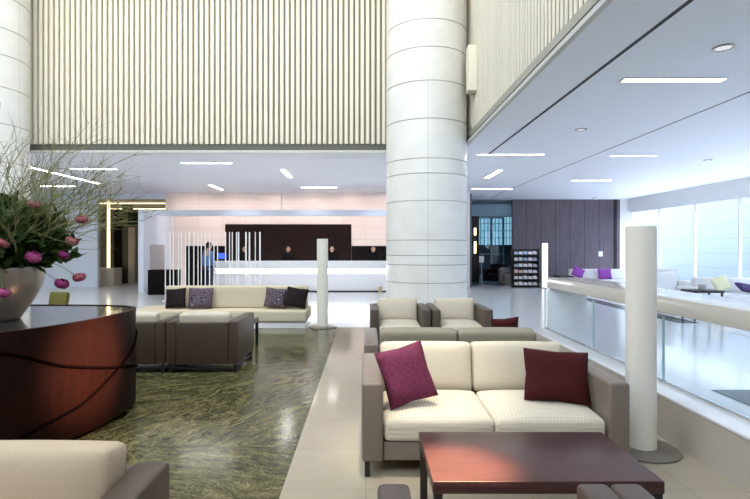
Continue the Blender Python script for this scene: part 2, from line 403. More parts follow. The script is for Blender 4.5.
# columns
def column(name, x, y, label):
    R = .81; joints = [.42, .83, 1.17, 1.35, 1.64, 2.38, 2.89, 3.17, 3.91, 4.62, 5.25, 5.77, 6.4, 7.0, 7.7, 8.3]
    prof = [(R, 0)]
    for k, z in enumerate(joints): prof += [(R, z - .007), (R - .012, z - .005), (R - .012, z + .005), (R, z + .007)]
    prof.append((R, TOP))
    bm = new(); lathe(bm, prof, 96)
    o = struct(name, bm, ['column_tile', 'joint_grey'], label=label, cat='column'); o.location = (x, y, 0); o.rotation_euler.z = -.08
    for p in o.data.polygons:
        if (p.center.xy.length < R - .003) and 0.1 < p.center.z < TOP - .1: p.material_index = 1
    return o
column('column_right', 1.22, 10.12, 'thick round white column behind the two pale armchairs')
column('column_left', -7.77, 10.12, 'thick round white column at the far left behind the flowers')
p = struct('wall_panel', (lambda b: (rbox(b, (LX - .15, 9.28, 4.42), (LX + .012, 9.52, 5.27), .006), b)[1])(new()), 'slat_cream', label='small cream box panel on the slats beside the column', cat='panel')

# left wall and reception wall
struct('wall_left', B(((XL - .1, -3, 0), (XL, 27.5, TOP))), 'white_paint', label='white side wall at the left', cat='wall')
struct('wall_front', B(((XL, -3.2, 0), (XW + .3, -3.05, 5.2))), 'lift_grey', label='unseen brown lower wall added behind the camera to limit light', cat='wall')  # unseen wall added to limit light from behind the camera
bm = B(((XL, YB, 0), (-10.1, YB + .15, CZ)), ((-10.1, YB, 3.32), (-7.55, YB + .15, CZ)))
struct('wall_back_left', bm, 'pale_blue_wall', label='pale blue wall panel behind the flowers', cat='wall')
bm = B(((-7.55, YB, 0), (3.9, YB + .15, CZ)))
struct('wall_reception', bm, 'pink_tile', label='pale pink tiled wall behind the reception', cat='wall')
struct('trim_8', B(((-3.2, YB - .012, 2.83), (-3.15, YB, 3.5))), 'grey_door', label='narrow dark joint high on the pink wall', cat='trim')
bm = B(((-5.28, YB - .06, 1.0), (-.55, YB, 2.37))); struct('wall_reception_panel', bm, 'back_wood', label='large dark wood panel on the wall behind reception', cat='panel')
bm = B(((-6.75, YB - .05, 0), (-5.29, YB, 1.56)), ((-.54, YB - .05, 0), (1.6, YB, 1.56))); struct('wall_reception_band', bm, 'black_band', label='black lower wall band either side of the wood panel', cat='panel')
# portal framing the reception
bm = B(((-7.52, 16.5, 0), (-7.34, YB - .0, 2.74)), ((-7.34, 16.5, 2.55), (3.08, 16.75, 2.74)), ((2.9, 16.5, 0), (3.08, YB, 2.55)))
struct('wall_portal', bm, 'pale_blue_wall', label='pale portal frame around the reception area', cat='portal')
bm = B(((-7.34, 17.0, 0), (-7.325, 18.3, 1.6))); struct('wall_portal_panel', bm, 'grey_door', label='grey panel on the inner side of the portal', cat='panel')

# lift lobby beyond the opening at the left
bm = B(((-14, 25, 0), (-6, 25.15, CZ)), ((-7.5, YB + .15, 0), (-7.35, 25, CZ)), ((-14.1, YB + .15, 0), (-14, 25, CZ)))
struct('wall_lift_lobby', bm, 'lift_brown', label='dark brown walls of the lift lobby', cat='wall')
struct('ceiling_lift_lobby', B(((-14, YB + .15, 3.35), (-7.5, 25, 3.4))), 'lift_brown', label='dark ceiling of the lift lobby', cat='ceiling')
struct('column_lift_lobby', B(((-10.2, 20.9, 0), (-9.95, 21.4, 3.35))), 'lift_brown', label='narrow dark pier in the lift lobby', cat='column')
struct('wall_lift_grey', B(((-9.94, 20.9, 0), (-9.65, 21.2, 2.35))), 'lift_grey', label='grey pier in the lift lobby', cat='wall')
bm = new(); rbox(bm, (-10.95, 19.8, 0), (-10.0, 20.5, .68), .01); tag(obj('low_counter', bm, 'lift_pale'), 'low pale block at the left side of the lift lobby', 'counter')
bm = new(); rbox(bm, (-10.6, 24.3, 0), (-8.7, 24.9, .75), .01); tag(obj('low_counter', bm, 'lift_pale'), 'pale low block at the back of the lift lobby', 'counter')
def strip(name, label, lo, hi, m='light_warm', cat='light strip', group=None):
    return tag(obj(name, B((lo, hi)), m), label, cat, group)
strip('light_strip', 'vertical yellow light strip at the lift lobby entrance', (-10.41, 20.1, .69), (-10.31, 20.14, 3.33))
strip('light_strip', 'brightest long warm light strip across the lift lobby ceiling', (-10.9, 20.2, 3.27), (-7.6, 20.28, 3.30))
strip('light_strip', 'second warm light strip deeper in the lift lobby ceiling', (-11.6, 22.6, 3.24), (-7.6, 22.7, 3.27))

# wood wall, window wall, corridor
bm = B(((6.24, YW, 0), (10.82, YW + .15, CZ))); struct('wall_wood', bm, 'panel_wood', label='tall purplish wood panelled wall beyond the lounge', cat='wall')
struct('trim_9', B(((10.55, YW - .02, 0), (10.68, YW, CZ))), 'slot_black', label='dark vertical joint at the right end of the wood wall', cat='trim')
struct('wall_back_right', B(((10.82, YW, 0), (XW + .3, YW + .15, CZ))), 'white_paint', label='white wall strip between wood wall and windows', cat='wall')
tag(obj('wall_thermostat', (lambda b: (rbox(b, (-.09, -.03, 0), (.09, 0, .22), .01), rbox(b, (-.05, -.036, .1), (.05, -.03, .17), .002), b)[2])(new()), 'white_paint', loc=(9.98, YW - .005, 1.12)), 'small white thermostat on the wood wall', 'thermostat')  # wall thermostat on the wood panels
bm = B(((XW, -3, 3.02), (XW + .25, YW, CZ)))
struct('wall_right', bm, 'white_paint', label='white band above the tall windows', cat='wall')
ys = [21.2 - 2.05 * k for k in range(12)]
for k in range(11):
    y1, y0 = ys[k], ys[k + 1]
    bm = B(((XW + .05, y1 - .05, 0), (XW + .13, y1, 3.02)), ((XW + .05, y0, 0), (XW + .13, y1 - .05, .05)), ((XW + .05, y0, 2.97), (XW + .13, y1 - .05, 3.02)))
    w = struct('window_%d' % (k + 1), bm, 'exterior_trim', label='tall window pane of the lounge, number %d from the wood wall' % (k + 1), cat='window')
    struct('window_pane', B(((XW + .085, y0, .05), (XW + .095, y1 - .05, 2.97))), 'window_glass', w)
# outside
struct('ground_outside', B(((XW + .3, -6, -.12), (24, 30, -.02))), 'floor_pale', label='pale paving outside the windows', cat='ground')
bm = B(((15.0, -6, -.02), (15.3, 30, 3.75))); fw = struct('wall_exterior', bm, 'facade', label='pale blue clad building wall outside the windows', cat='wall')
bm = B(((14.96, 16.0, .9), (15.0, 17.3, 1.9))); struct('window_facade', bm, 'grey_door', label='grey square window in the wall outside', cat='window')
tr = thing('tree', 'pale sunlit tree outside the right hand windows', 'tree', (13.6, 12.6, 0))
bm = new(); tube(bm, [(0, 0, 0), (.05, 0, 1.2), (0, .1, 2.2), (-.1, .1, 3.0)], [.12, .1, .08, .04], 10)
tube(bm, [(0, .1, 2.2), (.4, .3, 2.8), (.6, .5, 3.2)], [.06, .04, .02], 8); tube(bm, [(.02, .05, 1.9), (-.3, -.5, 2.6), (-.5, -.8, 3.1)], [.06, .04, .02], 8)
obj('trunk', bm, 'bark', tr)
bm = new()
for k in range(2600):
    a = random.uniform(0, 2 * PI); r = 1.9 * random.random() ** .5; z = 3.15 + random.gauss(0, .42)
    c = Vector((r * math.cos(a) * .55, r * math.sin(a), z)); s = random.uniform(.05, .1)
    d = Vector((random.gauss(0, 1), random.gauss(0, 1), random.gauss(0, 1))).normalized(); e = d.orthogonal().normalized()
    bm.faces.new([bm.verts.new(c + d * s), bm.verts.new(c + e * s * .5), bm.verts.new(c - d * s), bm.verts.new(c - e * s * .5)])
obj('crown', bm, 'tree_leaf', tr)

# corridor between the column and the wood wall
struct('wall_corridor_bulkhead', B(((3.9, YW + .1, 2.86), (6.24, YW + .3, 3.35))), 'teal_wall', label='blue grey bulkhead over the dark corridor', cat='wall')
struct('wall_corridor', B(((3.9, YB + .15, 0), (4.0, 27.4, CZ)), ((8.3, YW + .15, 0), (8.4, 27.4, CZ)), ((4.0, 27.3, 0), (6.05, 27.4, CZ)), ((6.05, 27.3, 0), (8.3, 27.4, 1.62)), ((6.05, 27.3, 3.2), (8.3, 27.4, CZ))), 'teal_dark', label='dark walls of the corridor beyond the column', cat='wall')
struct('floor_corridor', B(((4.0, 19.7, 0), (8.3, 27.3, .004))), 'teal_dark', label='dark floor of the corridor beyond the column', cat='floor')
bm = new()
for k in range(12): box(bm, (6.05 + k * .2, 27.33, 1.62), (6.08 + k * .2, 27.36, 3.2))
for k in range(5): box(bm, (6.05, 27.33, 1.62 + k * .39), (8.3, 27.36, 1.645 + k * .39))
w = struct('window_12', bm, 'teal_wall', label='gridded bright window at the end of the dark corridor', cat='window')
struct('window_pane', B(((6.05, 27.34, 1.62), (8.3, 27.35, 3.2))), 'teal_glass', w)
struct('wall_corridor_pier', B(((4.3, 22.0, 0), (4.98, 22.3, 2.86))), 'lift_brown', label='dark brown pier with two wall lights in the corridor', cat='wall')
for z0, z1, lb in ((2.02, 2.38, 'upper of two slim lights on the dark corridor pier'), (1.22, 1.78, 'lower of two slim lights on the dark corridor pier')):
    o = thing('wall_light', lb, 'light', (4.79, 21.99, z0)); h = z1 - z0
    bm = new(); rbox(bm, (-.06, -.03, 0), (.06, 0, h), .005); obj('housing', bm, 'dark_frame', o)
    bm = new(); rbox(bm, (-.045, -.045, .02), (.045, -.031, h - .02), .005); obj('diffuser', bm, 'light_warm', o)
# glass screen of the corridor
for i, (xa, xb) in enumerate(((4.05, 4.78), (5.0, 5.62), (5.62, 6.2))):
    sc_ = struct('window_%d' % (13 + i), B(((xa, 22.4, 0), (xa + .05, 22.46, 2.86)), ((xb - .05, 22.4, 0), (xb, 22.46, 2.86)), ((xa + .05, 22.4, 2.8), (xb - .05, 22.46, 2.86)), ((xa + .05, 22.4, 1.18), (xb - .05, 22.46, 1.24))), 'teal_wall', label='glazed screen bay %d of the dark corridor' % (i + 1), cat='window')
    struct('window_pane', B(((xa + .05, 22.42, 0.0), (xb - .05, 22.43, 2.8))), 'window_glass', sc_)

# ------------------------------------------------------------------ ceiling lights
LIGHTS = [
    ((3.14, 6.04), (1.22, .12), 'large bright light strip in the right ceiling, nearest the camera'),
    ((2.46, 10.95), (1.45, .10), 'light strip in the right ceiling next to the black slot and column'),
    ((3.48, 13.2), (.13, 1.5), 'light strip of the right ceiling pointing away from the camera'),
    ((5.45, 11.1), (1.0, .08), 'faint light strip in the right ceiling toward the windows'),
    ((3.7, 17.4), (1.4, .10), 'farthest light strip in the right ceiling near the corridor'),
    ((6.3, 15.2), (1.2, .15), 'pale light strip in the ceiling before the wood wall'),
    ((-4.45, 12.0), (1.2, .15), 'light strip across the ceiling just under the slatted wall'),
    ((-2.25, 13.1), (.12, 1.45), 'short slanting light strip above the middle of reception'),
    ((-5.15, 16.3), (.12, 1.4), 'short slanting light strip near the pink wall, above the rods'),
    ((-2.2, 16.95), (1.2, .15), 'light strip across the ceiling in front of the pink wall'),
    ((-8.6, 12.7), (.11, 3.3), 'longest light strip in the left ceiling, running above the flowers'),
    ((-7.75, 12.95), (1.25, .13), 'light strip across the left ceiling beside the longest one'),
    ((-10.9, 16.6), (1.2, .13), 'deepest light strip in the left ceiling above the pale blue wall'),
]
for (x, y), (w, d), lb in LIGHTS:
    o = thing('ceiling_light', lb, 'ceiling light', (x, y, CZ - .012), 0, 'recessed light strips in the low ceiling')
    bm = new(); f = .012
    for lo, hi in (((-f, -f, 0), (w + f, 0, .012)), ((-f, d, 0), (w + f, d + f, .012)), ((-f, 0, 0), (0, d, .012)), ((w, 0, 0), (w + f, d, .012))): box(bm, lo, hi)
    obj('frame', bm, 'lip_white', o)
    obj('diffuser', B(((0, 0, .003), (w, d, .012))), 'light_white', o)
for x, y, r, lb in ((3.66, 5.12, .10, 'large round recessed downlight in the right ceiling, nearest'), (3.73, 8.68, .10, 'second round downlight in the right ceiling'), (8.0, 11.7, .09, 'round downlight in the ceiling near the windows'), (7.05, 8.2, .09, 'faint round downlight beyond the thin ceiling joint')):
    o = thing('downlight', lb, 'downlight', (x, y, CZ - .014), 0, 'round downlights in the right ceiling')
    bm = new(); seg = 28
    lathe(bm, [(r, .014), (r, .002), (r - .008, 0), (r - .022, 0), (r - .028, .006), (r - .028, .013)], seg, cap=False); obj('ring', bm, 'brushed_steel', o)
    bm = new(); lathe(bm, [(r - .03, .006), (r - .03, .013)], seg); obj('lens', bm, 'light_down', o)
bm = new(); lathe(bm, [(.05, 0), (.07, .03), (.07, .1)], 20); tag(obj('ceiling_sensor', bm, 'white_paint', loc=(9.3, 20.3, CZ - .101)), 'small white sensor on the ceiling before the wood wall', 'sensor')

# ------------------------------------------------------------------ sofas and armchairs
def seating(name, label, cat, W, D, seats, arm, leather, backm, seatm, group=None, back_t=.17, top=.722):
    """local: centre on floor, front towards -Y"""
    o = thing(name, label, cat, (0, 0, 0), 0, group)
    w2, d2 = W / 2, D / 2; H = .617
    xi0, xi1 = -w2 + arm, w2 - arm
    bm = new(); rbox(bm, (xi0 + .002, -d2 + .03, .10), (xi1 - .002, d2 - .10, .225), .012); obj('base', bm, leather, o)
    bm = new(); rbox(bm, (xi0 + .002, d2 - .095, .10), (xi1 - .002, d2, .60), .014, 1); obj('backrest', bm, leather, o)
    for s in (-1, 1):
        a, b = (-w2, -w2 + arm) if s < 0 else (w2 - arm, w2)
        bm = new(); rbox(bm, (a, -d2, .10), (b, d2, H), .022, 1); obj('armrest', bm, leather, o)
        for yy in (-d2 + .02, d2 - .055):
            xx = -w2 + .02 if s < 0 else w2 - .055
            obj('leg', B(((xx, yy, 0), (xx + .035, yy + .035, .10))), 'black_metal', o)
    cw = (xi1 - xi0 - .008) / seats
    for k in range(seats):
        a = xi0 + .004 + k * cw; b = a + cw - .004
        bl = lambda p, u, v, w: p + Vector((0, -.012 * (1 - u * u) if v < -.6 else 0, (.035 * (1 - u ** 4) * (1 - v ** 4) + .02 * (v + 1) / 2) if w > -.2 else 0))
        bm = new(); rbox(bm, (a, -d2 + .012, .228), (b, d2 - .31, .372), .035, 6, bl); obj('seat_cushion', bm, seatm, o)
        lean = Matrix.Translation((0, d2 - .10, .30)) @ Matrix.Rotation(math.radians(-9), 4, 'X') @ Matrix.Translation((0, -(d2 - .10), -.30))
        bl2 = lambda p, u, v, w: p + Vector((0, -.035 * (1 - u ** 4) * (1 - w ** 4) if v < .2 else 0, .006 * (1 - u * u) if w > .5 else 0))
        bm = new(); rbox(bm, (a, d2 - .105 - back_t, .33), (b, d2 - .105, top), .04, 6, bl2, Matrix.Translation((0, -.0, 0)) @ lean); obj('back_cushion', bm, backm, o)
    return o
main = seating('sofa', 'taupe leather sofa with cream cushions behind the nearest coffee table', 'sofa', 1.75, .95, 2, .14, 'taupe_leather', 'cream_plain', 'cream_weave', 'two-seat sofas of the lobby')
main.location = (.847, 3.725, 0)
rear = dup(main, (.855, 5.05, 0), PI, 'taupe leather sofa with its back against the cream sofa, seen from behind', 'two-seat sofas of the lobby')
for c in rear.children:
    if c.name.startswith('back_cushion'):
        c.data = c.data.copy(); c.data.materials[0] = M['cream_shaded']
near = dup(main, (-1.685, 1.605, 0), 0, 'brown leather sofa corner with a back cushion shaded to tan in front of the curved desk', 'two-seat sofas of the lobby')
for c in near.children:
    c.data = c.data.copy()
    c.data.materials[0] = M['near_cushion'] if 'cushion' in c.name else (M['black_metal'] if c.name.startswith('leg') else M['brown_leather'])
arm0 = seating('armchair', 'left one of two pale armchairs in front of the round column', 'armchair', .865, .87, 1, .12, 'umber_leather', 'cream_plain', 'cream_plain', 'square leather armchairs of the lobby', .16, .695)
arm0.location = (.49, 7.52, 0)
G = 'square leather armchairs of the lobby'
dup(arm0, (1.375, 7.52, 0), 0, 'right one of two pale armchairs in front of the round column', G)
dup(arm0, (.475, 1.45, 0), PI, 'armchair with only an arm tip showing at the left end of the near coffee table', G)
dup(arm0, (1.345, 1.45, 0), PI, 'armchair whose arm tip overlaps the near coffee table at its right', G)
b0 = dup(arm0, (-1.965, 6.42, 0), PI, 'dark brown armchair seen from behind on the green marble, the right one', G)
for c in b0.children:
    if 'cushion' not in c.name and not c.name.startswith('leg'): c.data = c.data.copy(); c.data.materials[0] = M['brown_leather']
bm = new()
for z in (.035,):
    box(bm, (-.41, -.415, z), (.41, -.395, z + .02)); box(bm, (-.41, .395, z), (.41, .415, z + .02)); box(bm, (-.41, -.395, z), (-.39, .395, z + .02)); box(bm, (.39, -.395, z), (.41, .395, z + .02))
obj('base_rail', bm, 'black_metal', b0)
dup(b0, (-2.84, 6.42, 0), PI, 'dark brown armchair seen from behind, beside the end of the curved desk', G)

# throw cushions
def cushion(label, m, w, h, t, loc, rot, seed, group):
    bm = new(); pillow(bm, w, h, t, 14, .12, seed)
    c = tag(obj('throw_cushion', bm, m, angle=80), label, 'cushion', group); c.location = loc; c.rotation_euler = [math.radians(a) for a in rot]; return c
cushion('plum purple square cushion leaning on the left arm of the cream sofa', 'plum', .35, .395, .13, (.335, 3.43, .436), (-20, -14, 10), 1, 'throw cushions on the cream sofa')
cushion('dark burgundy cushion at the right end of the cream sofa', 'burgundy', .455, .37, .14, (1.34, 3.50, .412), (-22, 3, -8), 2, 'throw cushions on the cream sofa')
cushion('dark maroon cushion peeking above the back of the shaded rear sofa', 'burgundy', .28, .34, .11, (1.43, 5.12, .46), (12, -5, 0), 3, None)

# coffee tables
def coffee_table(label, x0, x1, y0, y1, z):
    o = thing('coffee_table', label, 'coffee table', ((x0 + x1) / 2, (y0 + y1) / 2, 0), 0, 'dark wood coffee tables')
    w, d = (x1 - x0) / 2, (y1 - y0) / 2
    bm = new(); rbox(bm, (-w, -d, z - .06), (w, d, z), .004); obj('table_top', bm, 'table_wood', o)
    for sx in (-1, 1):
        for sy in (-1, 1):
            bm = new(); a = -w + .006 if sx < 0 else w - .046; b = -d + .006 if sy < 0 else d - .046
            box(bm, (a, b, 0), (a + .04, b + .04, z - .06)); obj('leg', bm, 'black_metal', o)
    return o
coffee_table('low dark wood coffee table in front of the cream sofa', .315, 1.405, 2.35, 2.985, .40)
coffee_table('dark coffee table mostly hidden behind the brown armchairs', -2.85, -1.66, 7.15, 7.75, .42)

# long cream bench with backrest
bn = thing('bench_sofa', 'long cream bench sofa with low back in front of the white rods', 'sofa', (-2.75, 9.65, 0))
bm = new(); rbox(bm, (-1.63, -.40, 0), (1.63, .42, .11), .008); obj('plinth', bm, 'white_lacquer', bn)
bm = new(); rbox(bm, (-1.65, -.45, .125), (1.65, .43, .335), .03, 3); obj('seat', bm, 'bench_cream', bn)
bm = new(); rbox(bm, (-1.13, -.02, .337), (1.62, .18, .755), .03, 3); obj('backrest', bm, 'bench_cream', bn)
G = 'dark cushions on the cream bench'
cushion('plain black cushion at the left end of the cream bench', 'black_fabric', .40, .37, .12, (-3.60, 9.44, .364), (-16, -5, -4), 5, G)
cushion('grey and purple swirl cushion at the left end of the bench', 'swirl', .46, .40, .12, (-3.13, 9.42, .352), (-17, 0, 5), 6, G)
cushion('grey and purple swirl cushion toward the right end of the bench', 'swirl', .40, .38, .12, (-1.74, 9.44, .364), (-17, 6, 0), 7, G)
cushion('plain black cushion at the right end of the cream bench', 'black_fabric', .42, .38, .12, (-1.345, 9.39, .374), (-17, 8, -6), 8, G)

# floor lamps
def lamp(label, x, y):
    o = thing('floor_lamp', label, 'floor lamp', (x, y, 0), 0, 'tall cylindrical floor lamps')
    bm = new(); lathe(bm, [(.255, 0), (.262, .004), (.262, .012), (.22, .02), (.12, .026)], 48); obj('base', bm, 'disc_steel', o)
    bm = new(); lathe(bm, [(.104, .028), (.104, 1.655), (.098, 1.661), (.092, 1.661), (.092, 1.60)], 48); obj('lamp_shade', bm, 'lamp_cream', o)
    return o
lamp('tall cylindrical lamp by the glass balustrade beside the cream sofa', 2.045, 3.72)
lamp('tall cylindrical lamp at the right end of the cream bench', -.82, 9.42)
l3 = lamp('bright cylindrical lamp beside the black magazine rack', 6.62, 18.5)
l3.children[1].data.materials[0] = M['lamp_glow']

# plinth, balustrade, bar rail
struct('wall_plinth', B(((2.336, -3, 0), (2.60, 7.18, .325))), 'plinth_beige', label='low beige plinth wall under the glass', cat='plinth')
struct('trim_10', (lambda b: (rbox(b, (2.330, -3, .325), (2.605, 7.185, .345), .004), b)[1])(new()), 'sill_white', label='white sill on the low plinth', cat='sill')
yy = [7.15, 5.62, 4.3, 2.98, 1.66, .34, -.98]
for k, (b, a) in enumerate(zip(yy, yy[1:])):
    o = struct('window_%d' % (16 + k), B(((2.552, a + .004, .346), (2.564, b - .004, .905))), 'glass', label='glass balustrade pane %d, counted from the leg of the white bar' % (k + 1), cat='glass')
    struct('window_edge', B(((2.5505, a + .004, .346), (2.5655, a + .007, .905)), ((2.5505, b - .007, .346), (2.5655, b - .004, .905))), 'glass_edge', o)
    struct('window_shoe', B(((2.545, a + .004, .3455), (2.571, b - .004, .362))), 'chrome', o)
bar = thing('bar_counter', 'long white bar counter on a panel leg behind the glass balustrade', 'counter', (2.885, 3.1, 0))
bm = new(); rbox(bm, (-.265, -4.1, .925), (.265, 4.14, 1.066), .005); obj('counter_top', bm, 'rail_white', bar)
bm = new(); rbox(bm, (-.265, 4.02, 0), (.265, 4.14, .925), .004); obj('leg_panel', bm, 'white_lacquer', bar)
bm = new(); rbox(bm, (-.265, -4.1, 0), (.265, -3.98, .925), .004); obj('leg_panel', bm, 'white_lacquer', bar)

# ------------------------------------------------------------------ curved desk
def crom(pts, n):
    out = []; N = len(pts)
    for i in range(N):
        p0, p1, p2, p3 = [Vector(pts[(i + k - 1) % N]) for k in range(4)]
        for j in range(n):
            t = j / n
            out.append(.5 * ((2 * p1) + (-p0 + p2) * t + (2 * p0 - 5 * p1 + 4 * p2 - p3) * t * t + (-p0 + 3 * p1 - 3 * p2 + p3) * t ** 3))
    return out
DP = [(-2.47, 3.37), (-2.28, 3.72), (-2.175, 4.10), (-2.155, 4.62), (-2.32, 4.93), (-2.75, 5.04), (-3.4, 5.05), (-4.2, 4.95), (-4.75, 4.4), (-4.7, 3.6), (-4.1, 2.9), (-3.3, 2.65), (-2.78, 2.92)]
out = crom(DP, 8)
ctr = Vector((-3.4, 4.0))
def off(d):
    res = []; n = len(out)
    for i in range(n):
        tg = (out[(i + 1) % n] - out[i - 1]).normalized(); nr = Vector((tg.y, -tg.x))
        res.append(out[i] + nr * d)
    return res
loc_ = lambda pts: [(p.x - ctr.x, p.y - ctr.y) for p in pts]
dk = thing('curved_desk', 'curved dark wood desk with a black glass top at the left', 'desk', (ctr.x, ctr.y, 0))
bm = new(); prism(bm, loc_(off(0)), .04, .895)
obj('body', bm, 'desk_wood', dk, angle=50)
bm = new(); prism(bm, loc_(off(-.05)), 0, .04); obj('toe_kick', bm, 'inlay_dark', dk)
bm = new(); o1, o2 = loc_(off(.004)), loc_(off(-.03)); n = len(o1)
for zz, a, b in ((.895, o1, o2), (.925, o1, o2)): pass
va = [[bm.verts.new((p[0], p[1], z)) for p in pp] for pp, z in ((o1, .895), (o1, .925), (o2, .925), (o2, .895))]
for r0, r1 in ((0, 1), (1, 2), (2, 3), (3, 0)):
    for i in range(n): bm.faces.new((va[r0][i], va[r0][(i + 1) % n], va[r1][(i + 1) % n], va[r1][i]))
obj('rim', bm, 'desk_wood', dk)
bm = new(); prism(bm, loc_(off(-.032)), .896, .918); obj('desk_top', bm, 'black_glass', dk)
# the two crossing inlaid lines on the curved front: (outline index, height)
face = off(.0015)
def inlay(keys):
    bm = new(); pts = []
    for (i0, z0), (i1, z1) in zip(keys, keys[1:]):
        for k in range(12):
            s = k / 12; f = i0 + (i1 - i0) * s; i = int(math.floor(f)); q = face[i % n].lerp(face[(i + 1) % n], f - i)
            sm = z0 + (z1 - z0) * s
            pts.append((q.x - ctr.x, q.y - ctr.y, sm))
    # smooth heights
    for _ in range(10):
        zs = [p[2] for p in pts]
        for j in range(1, len(pts) - 1): pts[j] = (pts[j][0], pts[j][1], (zs[j - 1] + zs[j] * 2 + zs[j + 1]) / 4)
    tube(bm, pts, .012, 8); return obj('inlay_line', bm, 'inlay_dark', dk)
inlay([(-14, .90), (-6, .84), (1.0, .775), (8, .618), (16, .515), (24, .40), (30, .35)])
inlay([(-8, .14), (2, .17), (5, .21), (12, .275), (17, .375), (24, .585), (29, .72)])

# ------------------------------------------------------------------ pot and flowers
PX, PY, PZ = -2.98, 4.02, .9185
pot = thing('flower_pot', 'large champagne metal pot standing on the curved desk', 'pot', (PX, PY, PZ))
prof = [(.16, 0), (.175, .01), (.19, .04), (.245, .12), (.295, .21), (.325, .30), (.340, .38), (.345, .425), (.338, .432), (.325, .425), (.318, .38)]
bm = new(); lathe(bm, prof, 56, cap=False); bm.faces.new([v for v in bm.verts if abs(v.co.z) < 1e-6][::-1]); obj('vessel', bm, 'champagne', pot)
bm = new(); lathe(bm, [(.31, .395), (.31, .40)], 40); obj('soil', bm, 'bark', pot)
ZM = PZ + .402
def leaf_quad(bm, c, d, nrm, L, Wd):
    s = d.cross(nrm).normalized() * Wd
    pts = [c, c + d * L * .35 + s, c + d * L * .7 + s * .75 - nrm * L * .06, c + d * L - nrm * L * .18, c + d * L * .7 - s * .75 - nrm * L * .06, c + d * L * .35 - s]
    vs = [bm.verts.new(p) for p in pts]; mid = bm.verts.new(c + d * L * .5 + nrm * L * .05)
    for i in range(6): bm.faces.new((vs[i], vs[(i + 1) % 6], mid))
rnd = random.Random(11)
fo = thing('leafy_foliage', 'dense dark green leaves filling the mouth of the metal pot', 'foliage', (PX, PY, ZM))
bm = new(); bs = new()
for k in range(330):
    a = rnd.uniform(0, 2 * PI) if k % 4 else rnd.uniform(-1.5, .8); rr = rnd.uniform(.02, .26); el = rnd.uniform(.45, 1.5)
    p0 = Vector((rr * math.cos(a) * .8, rr * math.sin(a) * .8, .0)); d = Vector((math.cos(a) * math.cos(el), math.sin(a) * math.cos(el), math.sin(el)))
    Ls = rnd.uniform(.26, .60); pts = []
    for j in range(5):
        s = j / 4; pts.append(p0 + d * Ls * s + Vector((0, 0, -.10 * s * s * math.cos(el))) + Vector((rnd.gauss(0, .008), rnd.gauss(0, .008), 0)))
    tube(bs, pts, [.004, .0035, .003, .0025, .0015], 4)
    for j in range(15):
        s = rnd.uniform(.25, 1); f = s * 4; i = min(int(f), 3); c = pts[i].lerp(pts[i + 1], f - i)
        dd = (d + Vector((rnd.gauss(0, .8), rnd.gauss(0, .8), rnd.gauss(0, .5)))).normalized(); nn = dd.orthogonal().normalized()
        nn = (Matrix.Rotation(rnd.uniform(0, 6.28), 3, dd) @ nn)
        leaf_quad(bm, c, dd, nn, rnd.uniform(.07, .12), rnd.uniform(.020, .032))
obj('leaves', bm, 'leaf', fo, 80); obj('stems', bs, 'stem_green', fo)
tw = thing('twig_spray', 'tall spray of bare thin curly twigs rising from the pot', 'twigs', (PX, PY, ZM))
bm = new(); bm2 = new()
def grow(p, d, L, r, depth, target):
    pts = [p]; n = max(4, int(L / .07)); st = L / n; cur = d.normalized()
    for i in range(n):
        cur = (cur + Vector((rnd.gauss(0, .16), rnd.gauss(0, .16), rnd.gauss(0, .10) + .015))).normalized()
        p = p + cur * st; pts.append(p)
    tube(target, pts, [r * (1 - .75 * i / n) for i in range(n + 1)], 4)
    if depth > 0:
        for k in range(5 if depth == 2 else 3):
            i = rnd.randint(n // 3, n - 1)
            dd = (pts[i] - pts[i - 1]).normalized(); sd = Vector((rnd.gauss(0, 1), rnd.gauss(0, 1), rnd.gauss(.3, .7))).normalized()
            grow(pts[i], (dd * 1.0 + sd * .75).normalized(), L * rnd.uniform(.25, .5), r * .55, depth - 1, target)
for k in range(92):
    a = rnd.uniform(0, 2 * PI)
    if k % 2 == 0: a = rnd.uniform(-1.3, 1.0)
    el = rnd.triangular(.22, 1.5, 1.0); rr = rnd.uniform(.02, .2)
    p0 = Vector((rr * math.cos(a), rr * math.sin(a), .0)); d = Vector((math.cos(a) * math.cos(el), math.sin(a) * math.cos(el), math.sin(el)))
    grow(p0, d, rnd.uniform(.6, 1.3) * (1.05 if el > .8 else .85), rnd.uniform(.004, .007), 2, bm if k % 2 else bm2)
obj('twigs', bm, 'twig', tw); obj('twigs', bm2, 'twig_green', tw)
# blooms
FL = [  # x, y, z, radius, petal material, label
    (-2.50, 3.76, 1.432, .058, 'petal_pink', 'large bright pink bloom in front of the dark leaves'),
    (-2.33, 4.10, 1.735, .050, 'petal_rose', 'rosy bloom on the outer twigs at the upper right of the arrangement'),
    (-2.55, 3.85, 1.835, .046, 'petal_salmon', 'dull pink bloom high among the twigs above the leaves'),
    (-2.32, 3.95, 1.555, .052, 'petal_salmon', 'brownish salmon bloom to the right of the leaves'),
    (-2.38, 3.94, 1.447, .046, 'petal_magenta', 'dark magenta bloom just right of the leaves'),
    (-2.37, 3.90, 1.222, .056, 'petal_magenta', 'drooping magenta bloom, the lowest over the desk top'),
    (-2.26, 3.94, 1.270, .050, 'petal_rose', 'drooping rose bloom at the far right above the desk top'),
    (-2.585, 3.56, 1.182, .052, 'petal_pink', 'pink bloom hanging in front of the metal pot'),
    (-2.645, 3.64, 1.535, .048, 'petal_rose', 'rose bloom at the left edge among the dark leaves'),
]
